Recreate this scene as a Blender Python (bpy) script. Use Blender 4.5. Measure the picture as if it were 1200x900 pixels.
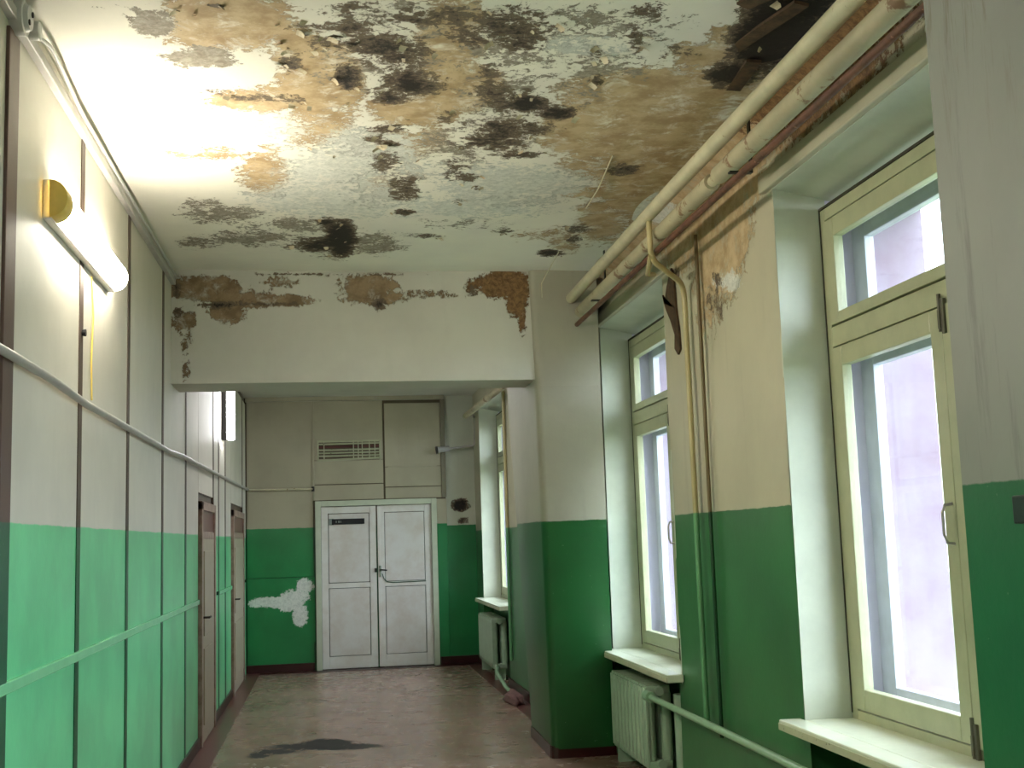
import bpy, bmesh, math, random
import numpy as np
from mathutils import Vector, Matrix

for o in list(bpy.data.objects): bpy.data.objects.remove(o)
sc = bpy.context.scene
COL = sc.collection
random.seed(7)

# ---------------------------------------------------------------- camera, world, exposure
cam_data = bpy.data.cameras.new('camera')
cam_data.sensor_width = 36.0
cam_data.lens = 36.0 * 1400.0 / 1200.0
cam_data.clip_start = 0.05
cam = bpy.data.objects.new('camera', cam_data); COL.objects.link(cam)
Rv, Uv, Fv = Vector((0.98830643, -0.14901419, -0.03232924)), Vector((0.01272524, -0.13067836, 0.99134315)), Vector((0.15194893, 0.9801622, 0.12725402))
m = Matrix((Rv, Uv, -Fv)).transposed().to_4x4(); m.translation = (0, 0, 1.56)
cam.matrix_world = m
sc.camera = cam

world = bpy.data.worlds.new('sky'); sc.world = world; world.use_nodes = True
bg = world.node_tree.nodes['Background']
bg.inputs[0].default_value = (0.86, 0.94, 1.0, 1); bg.inputs[1].default_value = 4.2

def portal(name, x, y0, y1, z0, z1):
    l = bpy.data.lights.new(name, 'AREA'); l.shape = 'RECTANGLE'; l.size = z1 - z0; l.size_y = y1 - y0
    l.cycles.is_portal = True
    o = bpy.data.objects.new(name, l); COL.objects.link(o)
    o.matrix_world = Matrix(((0, 0, 1, x), (0, 1, 0, (y0+y1)/2), (-1, 0, 0, (z0+z1)/2), (0, 0, 0, 1)))  # -Z points to -X
    return o

sc.view_settings.view_transform = 'Standard'
sc.view_settings.look = 'None'
sc.view_settings.gamma = 1.0
sc.view_settings.use_curve_mapping = False
sc.view_settings.exposure = 1.72

# ---------------------------------------------------------------- dimensions (metres)
XL, XR, XP, XF = -1.04, 2.013, 1.582, 1.851
YB, YE, H, HB = 8.165, 15.32, 3.42, 2.65
YN = 2.847
Y0 = -4.2
C_TAN = [(-0.332,4.2,0.227,-0.017,-0.018,0.219,1),(-0.334,4.046,0.204,-0.016,-0.008,0.095,1),(-0.267,4.911,0.218,-0.014,-0.008,0.137,0.85),(-0.095,4.411,0.096,-0.007,-0.006,0.243,0.9),(-0.007,4.705,0.171,-0.012,-0.003,0.414,1),(-0.022,5.264,0.171,-0.01,-0.003,0.341,0.7),(-0.306,5.978,0.136,-0.006,-0.022,0.403,0.75),(0.475,4.25,0.143,-0.011,0.035,0.347,1),(0.544,4.761,0.213,-0.014,0.03,0.286,1),(0.403,5.021,0.223,-0.014,0.016,0.231,0.85),(0.355,5.48,0.322,-0.018,0.018,0.309,0.65),(1.531,4.795,0.487,-0.031,0.095,0.318,1.2),(1.322,5.186,0.339,-0.02,0.082,0.344,1.1),(1.146,5.314,0.182,-0.01,0.048,0.238,0.9),(1.774,4.83,0.229,-0.015,0.14,0.407,1.2),(1.473,6.222,0.228,-0.01,0.026,0.113,1),(1.558,4.306,0.211,-0.015,0.043,0.13,1),(1.66,5.674,0.264,-0.013,0.132,0.48,0.95),(1.533,4.132,0.114,-0.008,0.031,0.091,0.85),(-0.568,5.654,0.199,-0.01,-0.01,0.102,0.6),(0.306,6.206,0.226,-0.009,0.015,0.345,0.6),(1.354,5.689,0.218,-0.011,0.076,0.341,0.7),(1.684,6.198,0.191,-0.007,0.168,0.651,1),(1.642,6.86,0.157,-0.005,0.116,0.51,0.8),(1.695,5.345,0.292,-0.016,0.184,0.617,1),(1.501,7.345,0.111,-0.003,0.06,0.311,0.7),(1.351,7.132,0.322,-0.008,0.037,0.209,0.5)]
C_GREY = [(-0.601,4.206,0.078,-0.006,-0.014,0.101,1.1),(-0.645,4.112,0.023,-0.002,-0.006,0.042,1),(-0.46,4.486,0.128,-0.009,-0.009,0.091,1.15),(-0.559,6.741,0.236,-0.008,-0.018,0.216,0.75),(-0.426,7.279,0.338,-0.008,-0.011,0.189,0.72),(-0.66,6.57,0.119,-0.004,-0.017,0.171,0.7),(-0.793,7.393,0.113,-0.002,-0.019,0.171,0.7),(-0.161,6.971,0.297,-0.009,-0.006,0.232,0.65),(0.251,7.371,0.239,-0.005,0.009,0.305,0.7),(0.23,4.469,0.231,-0.016,0.017,0.37,0.64),(0.305,4.079,0.304,-0.024,0.012,0.183,0.64),(0.711,4.311,0.277,-0.02,0.055,0.367,0.62),(0.762,4.895,0.206,-0.013,0.055,0.385,0.64),(0.066,4.481,0.118,-0.009,0.003,0.369,0.54),(0.808,5.216,0.22,-0.013,0.054,0.377,0.66),(0.378,5.876,0.173,-0.009,0.025,0.425,0.6),(1.06,4.092,0.285,-0.022,0.044,0.183,0.6),(0.569,5.595,0.248,-0.013,0.036,0.389,0.55),(1.076,4.451,0.24,-0.017,0.057,0.257,0.55),(1.12,6.386,0.288,-0.01,0.028,0.168,0.5),(1.074,4.774,0.183,-0.012,0.041,0.194,0.5),(-0.67,4.087,0.115,-0.01,-0.009,0.054,0.5),(0.787,6.847,0.304,-0.009,0.017,0.152,0.5)]
C_DARK = [(-0.131,4.512,0.045,-0.003,-0.004,0.118,0.75),(-0.241,4.88,0.105,-0.007,-0.003,0.049,0.75),(-0.126,4.912,0.05,-0.003,-0.001,0.04,0.8),(-0.065,4.179,0.091,-0.007,-0.001,0.043,0.6),(0.091,4.653,0.051,-0.003,0.002,0.143,1.1),(-0.024,4.311,0.038,-0.003,-0.001,0.077,0.7),(0.111,4.24,0.14,-0.01,0.004,0.166,0.7),(0.244,4.402,0.146,-0.01,0.008,0.163,0.95),(0.34,4.379,0.081,-0.006,0.006,0.097,0.8),(0.34,4.727,0.14,-0.01,0.011,0.168,0.95),(0.291,4.875,0.089,-0.006,0.005,0.088,0.95),(0.365,4.074,0.183,-0.014,0.008,0.099,0.75),(0.552,4.221,0.096,-0.007,0.012,0.106,0.85),(0.673,4.122,0.156,-0.012,0.024,0.16,0.8),(0.744,4.269,0.084,-0.006,0.018,0.109,0.95),(0.659,4.569,0.048,-0.003,0.019,0.142,0.7),(0.691,4.78,0.086,-0.006,0.015,0.115,0.85),(0.857,4.909,0.096,-0.006,0.02,0.122,1.05),(1.007,5.005,0.099,-0.006,0.016,0.085,1),(0.765,4.915,0.096,-0.006,0.021,0.142,0.8),(0.847,5.214,0.197,-0.011,0.017,0.114,0.9),(0.772,5.395,0.162,-0.009,0.023,0.17,0.85),(0.952,5.575,0.109,-0.006,0.011,0.065,0.85),(0.285,5.269,0.097,-0.006,0.003,0.069,0.8),(0.232,5.425,0.055,-0.003,0.002,0.06,0.9),(0.303,5.483,0.056,-0.003,0.003,0.049,0.9),(0.296,5.782,0.076,-0.004,0.008,0.163,0.85),(0.42,6.201,0.09,-0.003,0.014,0.22,0.8),(0.693,5.977,0.089,-0.004,0.009,0.088,0.75),(0.66,5.792,0.069,-0.003,0.018,0.165,0.6),(0.091,7.267,0.089,-0.002,0.004,0.423,1.35),(-0.041,7.421,0.18,-0.004,-0.002,0.175,1.05),(0.013,6.908,0.074,-0.002,0,0.115,1),(-0.174,7.489,0.106,-0.002,-0.003,0.134,0.6),(-0.015,7.669,0.099,-0.002,-0.001,0.116,0.7),(0.436,6.618,0.068,-0.003,0.005,0.071,0.9),(0.584,7.172,0.115,-0.003,0.005,0.062,0.8),(1.069,7.036,0.074,-0.002,0.011,0.081,0.7),(1.052,4.343,0.027,-0.002,0.018,0.082,0.7),(1.168,4.198,0.039,-0.003,0.032,0.123,0.8),(1.116,4.628,0.035,-0.002,0.014,0.064,0.8),(0.81,4.126,0.05,-0.004,0.006,0.037,0.7),(1.153,3.955,0.093,-0.008,0.018,0.069,0.6),(1.66,4.201,0.121,-0.009,0.075,0.203,1.35),(1.685,4.044,0.145,-0.011,0.113,0.292,1.4),(1.642,4.5,0.1,-0.007,0.048,0.141,1.2),(1.928,4.526,0.127,-0.009,0.108,0.272,1.1),(1.709,3.897,0.125,-0.01,0.07,0.17,1.3),(1.508,5.779,0.098,-0.004,0.027,0.113,0.75),(1.472,7.645,0.093,-0.002,0.017,0.095,1.1),(1.537,6.983,0.106,-0.003,0.021,0.1,0.8),(1.554,7.277,0.088,-0.002,0.026,0.131,0.7),(-0.451,4.827,0.069,-0.005,-0.004,0.038,0.6),(-0.353,4.887,0.049,-0.003,-0.003,0.038,0.8),(0.524,5.121,0.06,-0.003,0.011,0.109,0.6),(0.804,6.154,0.037,-0.002,0.006,0.046,0.7),(0.715,6.401,0.038,-0.001,0.005,0.05,0.7),(0.38,5.241,0.077,-0.005,0.004,0.057,0.6),(1.35,4.305,0.101,-0.008,0.024,0.08,0.5),(0.106,4.011,0.148,-0.012,0.001,0.068,0.6),(-0.375,4.023,0.046,-0.004,-0.002,0.02,0.8)]
C_PALE = [(0.198,5.614,0.245,-0.012,0.011,0.388,0.8),(0.036,5.892,0.255,-0.012,0.001,0.424,0.7),(0.083,6.425,0.555,-0.021,0.003,0.417,0.7),(0.976,6.069,0.409,-0.018,0.05,0.336,0.8),(0.844,6.481,0.481,-0.017,0.032,0.259,0.7),(0.374,5.806,0.255,-0.012,0.012,0.193,0.6),(-0.193,5.274,0.19,-0.011,-0.009,0.226,0.5),(1.006,4.289,0.231,-0.018,0.024,0.111,0.6)]
B_TAN = [(-0.819,3.3,0.236,-0.001,0.001,-0.088,1.1),(-0.537,3.217,0.228,-0,-0.001,-0.06,0.9),(-0.679,3.141,0.124,-0,-0.001,-0.083,0.9),(-0.959,3.084,0.078,-0,0.001,-0.07,0.9),(-0.308,3.217,0.287,-0.001,-0.001,-0.042,0.85),(0.273,3.318,0.188,0,-0.002,-0.084,0.9),(0.33,3.228,0.235,-0.001,-0.001,-0.048,0.85),(0.685,3.257,0.297,-0,-0.001,-0.036,0.6),(-0.307,3.348,0.138,0,-0.001,-0.048,0.7),(-0.942,2.938,0.044,0,0.001,-0.116,0.6),(-0.942,2.764,0.033,0,0,-0.104,0.5)]
B_RUST = [(1.228,3.336,0.17,0,-0.003,-0.098,1.1),(1.322,3.226,0.073,0,-0.004,-0.122,1.1),(1.016,3.318,0.06,0,-0.002,-0.061,0.8),(1.353,3.073,0.03,0,-0.005,-0.122,0.8)]
B_DARK = [(-0.763,3.183,0.158,-0,0,-0.024,0.9),(-0.48,3.194,0.284,-0,0,-0.024,0.7),(0.353,3.192,0.047,-0.001,-0.001,-0.049,1),(-1.005,3.289,0.028,0,0,-0.059,0.9),(-0.999,3.136,0.034,-0,0.001,-0.058,0.9),(1.015,3.287,0.036,0,-0.001,-0.049,0.8),(-0.192,3.396,0.288,0,0,-0.018,0.7),(0.392,3.396,0.354,0,-0.001,-0.018,0.6)]
F_PALE = [(-0.691,0.854,0.27,-0.011,-0.001,-0.062,1.05),(-0.44,0.907,0.157,-0.006,-0.001,-0.095,1.05),(-0.38,0.696,0.094,-0.004,-0.002,-0.146,1),(-0.313,1.049,0.105,-0.004,-0.001,-0.084,1),(-0.919,0.843,0.093,-0.004,0,-0.041,0.9),(-0.525,0.806,0.125,-0.005,-0.001,-0.073,1)]
F_DARK = [(1.66,1.99,0.11,-0.003,-0.002,-0.077,1.2),(1.687,1.794,0.066,-0.002,-0.001,-0.043,0.9)]
R_TAN = [(8.025,3.718,-1.13,-0.302,0.043,-0.236,1.2),(7.1,3.72,-0.893,-0.268,0.057,-0.316,1.1),(5.921,3.505,-0.702,-0.227,0.046,-0.267,1.2),(5.706,3.121,-0.322,-0.088,0.043,-0.256,1.2),(5.867,2.982,-0.298,-0.072,0.041,-0.24,1),(6.043,2.791,-0.228,-0.046,0.038,-0.225,0.7),(8.579,3.701,-0.848,-0.211,0.03,-0.157,0.8),(5.37,3.586,-0.586,-0.216,0.034,-0.204,1.3),(5.599,3.357,-0.375,-0.119,0.043,-0.253,1.1),(6.425,3.316,-0.486,-0.131,0.05,-0.287,0.9)]
R_DARK = [(5.886,2.872,-0.082,-0.018,0.004,-0.026,1),(5.935,2.746,-0.193,-0.038,0.015,-0.088,0.6),(6.642,3.066,-0.171,-0.039,0.009,-0.049,0.5),(8.967,3.253,-0.242,-0.046,0.012,-0.065,0.7)]
R_PALE = [(6.619,3.705,-0.448,-0.143,0.026,-0.148,1.1),(6.569,3.483,-0.236,-0.068,0.026,-0.147,0.9),(4.966,3.598,-0.1,-0.04,0.01,-0.061,1),(5.757,2.821,-0.26,-0.057,0.008,-0.052,0.7)]
FLOOR_DARK = [(-0.1,9.664,0.393,-0.139,0.002,-0.16,1),(-0.034,9.843,0.173,-0.062,0.001,-0.165,1.1),(0.227,9.588,0.155,-0.056,-0.003,-0.099,0.9),(-0.419,9.543,0.194,-0.067,0.005,-0.115,0.85),(-0.557,9.405,0.083,-0.029,0.007,-0.131,0.9)]


# ---------------------------------------------------------------- node helpers
def lin(c):
    return tuple(((v/255.0)/12.92 if v/255.0 <= 0.04045 else ((v/255.0+0.055)/1.055)**2.4) for v in c) + (1.0,)

class NT:
    def __init__(s, name, rough=0.6, metal=0.0):
        s.m = bpy.data.materials.new(name); s.m.use_nodes = True; s.t = s.m.node_tree
        s.b = s.t.nodes['Principled BSDF']
        s.b.inputs['Roughness'].default_value = rough; s.b.inputs['Metallic'].default_value = metal
    def n(s, typ, **k):
        x = s.t.nodes.new(typ)
        for a, v in k.items(): setattr(x, a, v)
        return x
    def l(s, a, b): s.t.links.new(a, b)
    def setin(s, sock, v):
        if isinstance(v, bpy.types.NodeSocket): s.l(v, sock)
        else: sock.default_value = v
    def math(s, op, a, b=0.0, c=None, clamp=False):
        x = s.n('ShaderNodeMath', operation=op, use_clamp=clamp)
        s.setin(x.inputs[0], a); s.setin(x.inputs[1], b)
        if c is not None: s.setin(x.inputs[2], c)
        return x.outputs[0]
    def pos(s):
        return s.n('ShaderNodeNewGeometry').outputs['Position']
    def mapped(s, scale, off=(0, 0, 0)):
        x = s.n('ShaderNodeMapping'); x.inputs['Scale'].default_value = scale; x.inputs['Location'].default_value = off
        s.l(s.pos(), x.inputs[0]); return x.outputs[0]
    def noise(s, scale=5, detail=6, rough=0.6, vec=None, dist=0.0):
        x = s.n('ShaderNodeTexNoise'); x.inputs['Scale'].default_value = scale; x.inputs['Detail'].default_value = detail
        x.inputs['Roughness'].default_value = rough; x.inputs['Distortion'].default_value = dist
        s.l(vec if vec is not None else s.pos(), x.inputs['Vector']); return x.outputs['Fac']
    def attr(s, name):
        return s.n('ShaderNodeAttribute', attribute_name=name).outputs['Fac']
    def step(s, v, lo, hi):
        x = s.n('ShaderNodeMapRange', interpolation_type='SMOOTHSTEP')
        x.inputs['From Min'].default_value = lo; x.inputs['From Max'].default_value = hi
        s.setin(x.inputs['Value'], v); return x.outputs['Result']
    def mix(s, f, a, b):
        x = s.n('ShaderNodeMix', data_type='RGBA')
        s.setin(x.inputs[0], f); s.setin(x.inputs[6], a); s.setin(x.inputs[7], b); return x.outputs[2]
    def bump(s, h, strength=0.4, dist=0.01):
        x = s.n('ShaderNodeBump'); x.inputs['Strength'].default_value = strength; x.inputs['Distance'].default_value = dist
        s.l(h, x.inputs['Height']); s.l(x.outputs[0], s.b.inputs['Normal'])
    def col(s, c): s.setin(s.b.inputs['Base Color'], c)

def plain(name, c, rough=0.5, metal=0.0, var=0.12, scale=9, bump=0.15, c2=None, wear=None):
    t = NT(name, rough, metal)
    a = lin(c); d = lin(c2) if c2 else tuple(v*(1-var) for v in a[:3]) + (1,)
    n = t.noise(scale, 6, 0.65)
    base = t.mix(t.step(n, 0.35, 0.7), a, d)
    if wear:
        base = t.mix(t.step(t.noise(scale*2.5, 8, 0.7), wear[1], wear[1]+0.05), base, lin(wear[0]))
    t.col(base)
    if bump: t.bump(t.noise(scale*6, 4, 0.6), bump, 0.003)
    return t.m

def plaster(name, upper, lower=None, zsplit=1.66, rough=0.55, streak=0.25, lo_rough=0.32, upper2=None, drip=False, tans=((198, 176, 140), (164, 138, 102))):
    """old distemper over a painted dado, with peeled and mouldy patches taken from mesh attributes"""
    t = NT(name, rough)
    big = t.noise(1.3, 5, 0.6)
    up = t.mix(t.step(big, 0.3, 0.7), lin(upper), lin(upper2 or tuple(v*0.93 for v in upper)))
    vst = t.noise(1.0, 7, 0.7, t.mapped((9, 9, 0.9)))
    up = t.mix(t.math('MULTIPLY', t.step(vst, 0.55, 0.75), streak), up, lin(tuple(v*0.72 for v in upper)))
    if drip:
        sz = t.n('ShaderNodeSeparateXYZ'); t.l(t.pos(), sz.inputs[0])
        dn = t.noise(1.0, 9, 0.75, t.mapped((16, 16, 1.6)), 0.3)
        f = t.math('MULTIPLY', t.step(dn, 0.50, 0.64), t.step(sz.outputs[2], 2.30, 2.95))
        up = t.mix(t.math('MULTIPLY', f, 0.75), up, lin((112, 98, 72)))
    base = up
    rr = None
    if lower:
        sep = t.n('ShaderNodeSeparateXYZ'); t.l(t.pos(), sep.inputs[0])
        zz = t.math('ADD', sep.outputs[2], t.math('MULTIPLY', t.math('SUBTRACT', t.noise(7, 6, 0.75), 0.5), 0.022))
        isup = t.step(zz, zsplit - 0.003, zsplit + 0.003)
        lo = t.mix(t.step(t.noise(2.0, 6, 0.6), 0.3, 0.7), lin(lower), lin(tuple(v*0.88 for v in lower)))
        lo = t.mix(t.math('MULTIPLY', t.step(t.noise(60, 3, 0.5), 0.72, 0.76), 0.35), lo, lin((150, 170, 150)))
        base = t.mix(isup, lo, up)
        rr = t.math('MULTIPLY_ADD', isup, rough - lo_rough, lo_rough)
    fine = t.noise(30, 10, 0.78, None, 0.5)
    fine2 = t.noise(7, 9, 0.72, None, 0.4)
    na = t.math('MULTIPLY_ADD', t.math('SUBTRACT', fine, 0.5), 1.7, t.math('MULTIPLY', t.math('SUBTRACT', fine2, 0.5), 1.5))
    def mask(attr, lo, hi, amp=1.0):
        a = t.attr(attr)
        f = t.math('ADD', a, t.math('MULTIPLY', na, amp))
        f = t.math('MULTIPLY', f, t.step(a, 0.02, 0.2))
        return t.step(f, lo, hi)
    tanf = mask('tan', 0.46, 0.54)
    tcol = t.mix(t.step(t.noise(9, 8, 0.7), 0.35, 0.65), lin(tans[0]), lin(tans[1]))
    base = t.mix(t.math('MULTIPLY', tanf, t.step(fine2, 0.30, 0.50)), base, tcol)
    rustf = mask('rust', 0.42, 0.55)
    base = t.mix(rustf, base, t.mix(t.step(fine, 0.4, 0.62), lin((146, 112, 72)), lin((96, 68, 42))))
    greyf = mask('grey', 0.52, 0.56, 1.2)
    gcol = t.mix(t.step(fine, 0.38, 0.62), lin((170, 162, 148)), lin((130, 120, 106)))
    base = t.mix(greyf, base, gcol)
    palef = mask('pale', 0.47, 0.52)
    base = t.mix(palef, base, t.mix(t.step(fine, 0.4, 0.65), lin((222, 222, 214)), lin((190, 192, 184))))
    darkf = mask('dark', 0.52, 0.60, 1.25)
    darkg = mask('dark', 0.66, 1.05)
    dcol = t.mix(darkg, lin((112, 97, 80)), lin((30, 21, 18)))
    base = t.mix(darkf, base, dcol)
    t.col(base)
    dam = t.math('MAXIMUM', t.math('MAXIMUM', tanf, darkf), t.math('MAXIMUM', greyf, rustf))
    if rr is not None:
        t.setin(t.b.inputs['Roughness'], t.math('MAXIMUM', rr, t.math('MULTIPLY', t.math('MAXIMUM', dam, palef), 0.7)))
    h = t.math('SUBTRACT', t.math('MULTIPLY', t.noise(40, 5, 0.6), 0.12), t.math('ADD', t.math('MULTIPLY', dam, 1.0), t.math('MULTIPLY', darkf, t.math('MULTIPLY', fine, 1.5))))
    h = t.math('ADD', h, t.math('MULTIPLY', big, 0.6))
    t.bump(h, 0.8, 0.006)
    return t.m

BEIGE = (178, 168, 142)
M = {}
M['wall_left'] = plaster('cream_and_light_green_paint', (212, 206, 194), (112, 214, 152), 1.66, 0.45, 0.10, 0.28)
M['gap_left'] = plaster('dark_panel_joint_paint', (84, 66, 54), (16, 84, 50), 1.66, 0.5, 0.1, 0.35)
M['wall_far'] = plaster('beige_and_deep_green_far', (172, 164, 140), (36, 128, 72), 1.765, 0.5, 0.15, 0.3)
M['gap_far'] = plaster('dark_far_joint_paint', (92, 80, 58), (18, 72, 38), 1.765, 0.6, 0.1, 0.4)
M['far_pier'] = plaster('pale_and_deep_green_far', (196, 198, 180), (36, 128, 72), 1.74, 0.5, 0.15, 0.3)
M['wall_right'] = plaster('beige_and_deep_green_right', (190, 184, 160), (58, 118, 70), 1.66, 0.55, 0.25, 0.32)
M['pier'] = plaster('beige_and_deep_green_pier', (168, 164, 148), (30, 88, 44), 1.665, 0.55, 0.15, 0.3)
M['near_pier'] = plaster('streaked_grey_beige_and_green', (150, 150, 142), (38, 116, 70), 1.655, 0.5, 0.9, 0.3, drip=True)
M['ceiling'] = plaster('peeling_whitewash', (238, 234, 220), None, 0, 0.75, 0.0, 0.3, (226, 222, 212))
M['beam'] = plaster('beam_whitewash', (208, 206, 196), None, 0, 0.7, 0.08, tans=((150, 128, 100), (116, 94, 68)))
M['partition_edge'] = plain('dark_beige_partition_edge', (128, 122, 102), 0.5)  # darker tone of the far partition colour
M['reveal'] = plain('pale_green_reveal_paint', (202, 206, 188), 0.4, var=0.1, scale=4)
M['frame'] = plain('old_greenish_cream_window_paint', (174, 175, 142), 0.35, var=0.12, scale=8, wear=((120, 110, 80), 0.70))
M['outer_frame'] = plain('grey_blue_outer_sash_paint', (208, 211, 228), 0.4, var=0.15, scale=7)
M['gap_dark'] = plain('dirty_frame_joint', (52, 50, 34), 0.8)
M['street_reveal'] = plain('dull_pink_outer_render', (146, 133, 146), 0.8, var=0.2, scale=3, c2=(136, 116, 130), bump=0.5, wear=((162, 158, 162), 0.66))
M['latch'] = plain('tarnished_latch', (92, 88, 72), 0.5, 0.2)
M['outer_reveal'] = plain('pale_lilac_outer_reveal', (214, 208, 232), 0.6, var=0.08, scale=3)
M['sill'] = plain('glossy_pale_sill_paint', (224, 228, 206), 0.22, var=0.07, scale=6, wear=((170, 165, 140), 0.72))
M['sill_edge'] = plain('worn_sill_edge', (190, 190, 160), 0.4, wear=((110, 105, 88), 0.6))
M['radiator'] = plain('pale_green_radiator_paint', (166, 186, 162), 0.3, var=0.12, scale=10)
M['pipe_cream'] = plain('cream_pipe_paint', (206, 198, 168), 0.4, var=0.18, scale=6, wear=((140, 112, 76), 0.63))
M['pipe_flaky'] = plain('flaking_pipe_paint', (186, 176, 146), 0.6, var=0.25, scale=2.5, wear=((128, 98, 72), 0.56))
M['rust'] = plain('rusty_steel', (112, 72, 52), 0.65, var=0.4, scale=14, c2=(74, 46, 34), bump=0.4, wear=((158, 118, 92), 0.62))
M['pipe_grey'] = plain('silver_grey_conduit', (172, 168, 164), 0.35, var=0.12)
M['pipe_green'] = plain('light_green_pipe_paint', (150, 184, 150), 0.3, var=0.12)
M['pipe_two'] = plaster('riser_paint_cream_then_green', (188, 174, 128), (104, 158, 112), 1.66, 0.4, 0.2, 0.3)
M['pipe_dark'] = plaster('riser_paint_brown_then_dark_green', (110, 92, 58), (28, 66, 38), 1.66, 0.5, 0.2, 0.35)
M['brown_batten'] = plaster('brown_batten_then_green', (98, 74, 64), (16, 88, 58), 1.66, 0.5, 0.1, 0.35)
M['rail'] = plain('light_green_rail_paint', (128, 206, 154), 0.25, var=0.08)
M['door'] = plain('off_white_door_paint', (214, 212, 206), 0.35, var=0.08, scale=3, c2=(202, 194, 184))
M['door_panel'] = plain('off_white_door_panel_paint', (208, 205, 200), 0.35, var=0.1, scale=3, c2=(196, 186, 176))
M['door_frame'] = plain('pale_green_white_frame_paint', (186, 192, 170), 0.35, var=0.1)
M['side_frame'] = plain('brown_side_door_frame', (164, 140, 126), 0.4, var=0.25, c2=(132, 102, 90))
M['side_door'] = plain('dull_cream_side_door', (168, 156, 134), 0.4, var=0.1)
M['maroon'] = plain('maroon_skirting_paint', (52, 8, 12), 0.3, var=0.3, scale=5)
M['border'] = plain('rosy_brown_floor_border', (108, 62, 60), 0.28, var=0.2, scale=5, wear=((90, 62, 56), 0.64))
M['black'] = plain('black_plastic', (6, 6, 11), 0.6, bump=0)
M['smudge'] = plain('worn_plate_print', (120, 128, 122), 0.6, bump=0)
M['metal'] = plain('dull_chrome', (190, 190, 188), 0.25, 0.9, bump=0)
M['dark_metal'] = plain('dark_steel', (58, 56, 54), 0.5, 0.6)
M['brown_hole'] = plain('torn_brown_underlayer', (84, 62, 40), 0.8, var=0.4, scale=20, c2=(50, 36, 22), bump=0.5)
M['flake'] = plain('curled_whitewash_flake', (206, 196, 170), 0.7, var=0.15, c2=(160, 140, 108))
M['cap'] = plain('yellowed_lamp_end_cap', (226, 196, 96), 0.4, bump=0)
M['white_plastic'] = plain('greyish_white_plastic', (196, 196, 194), 0.35, bump=0)
M['lavender'] = plain('pale_lilac_render', (108, 99, 117), 0.8, var=0.1, scale=0.7, c2=(100, 86, 102))
M['plinth'] = plain('dusty_pink_plinth', (118, 76, 84), 0.8, scale=2)
M['ground'] = plain('grass_and_gravel', (120, 128, 96), 0.9, scale=1.5, c2=(92, 110, 66))
M['leaf'] = plain('fresh_green_leaf', (96, 140, 84), 0.5, var=0.3, scale=3, bump=0)
M['bark'] = plain('grey_bark', (92, 80, 66), 0.9)
M['rag'] = plain('faded_pink_cloth', (128, 92, 90), 0.8, var=0.3)
M['teal'] = plain('dark_teal_enamel', (2, 26, 22), 0.35)

def floor_mat():
    t = NT('worn_brown_linoleum', 0.28)
    a = t.mix(t.step(t.noise(1.5, 6, 0.6), 0.3, 0.7), lin((158, 128, 114)), lin((136, 110, 96)))
    a = t.mix(t.math('MULTIPLY', t.step(t.noise(12, 8, 0.7), 0.4, 0.75), 0.22), a, lin((164, 142, 132)))
    at = t.attr('dark')
    nz = t.math('MULTIPLY', t.math('SUBTRACT', t.noise(14, 9, 0.78), 0.5), 2.4)
    f = t.step(t.math('MULTIPLY', t.math('ADD', at, nz), t.step(at, 0.02, 0.25)), 0.45, 0.6)
    a = t.mix(f, a, lin((24, 18, 18)))
    t.col(a)
    t.setin(t.b.inputs['Roughness'], t.math('ADD', t.math('MULTIPLY', t.noise(5, 6, 0.6), 0.22), t.math('MULTIPLY_ADD', f, 0.4, 0.15)))
    t.bump(t.math('SUBTRACT', t.math('MULTIPLY', t.noise(3, 6, 0.55), 0.8), f), 0.4, 0.006)
    return t.m
M['floor'] = floor_mat()

def glass_mat():
    t = NT('clear_window_glass', 0.02)
    tr = t.n('ShaderNodeBsdfTransparent'); tr.inputs[0].default_value = (0.93, 0.95, 0.96, 1)
    gl = t.n('ShaderNodeBsdfGlossy'); gl.inputs['Roughness'].default_value = 0.02
    lw = t.n('ShaderNodeLayerWeight'); lw.inputs[0].default_value = 0.5
    fr = t.math('MULTIPLY_ADD', t.math('POWER', lw.outputs['Facing'], 5.0), 0.30, 0.02)
    mx = t.n('ShaderNodeMixShader'); t.l(fr, mx.inputs[0]); t.l(tr.outputs[0], mx.inputs[1]); t.l(gl.outputs[0], mx.inputs[2])
    t.l(mx.outputs[0], t.n('ShaderNodeOutputMaterial').inputs[0])
    for x in t.t.nodes:
        if x.type == 'OUTPUT_MATERIAL': x.is_active_output = False
    t.t.nodes[-1].is_active_output = True
    return t.m
M['glass'] = glass_mat()
def glow(name, c, s):
    t = NT(name, 0.4); t.b.inputs['Base Color'].default_value = (0.9, 0.9, 0.85, 1)
    t.b.inputs['Emission Color'].default_value = c; t.b.inputs['Emission Strength'].default_value = s
    return t.m
M['tube_glow'] = glow('lit_yellowish_diffuser', (1.0, 0.93, 0.76, 1), 22.0)
M['fill_glow'] = glow('fill_lamp_diffuser', (0.98, 0.98, 1.0, 1), 8.5)  # emission of the added, unseen fill lamps
M['tube_glow_far'] = glow('lit_white_diffuser', (0.98, 0.99, 1.0, 1), 13.0)

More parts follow.
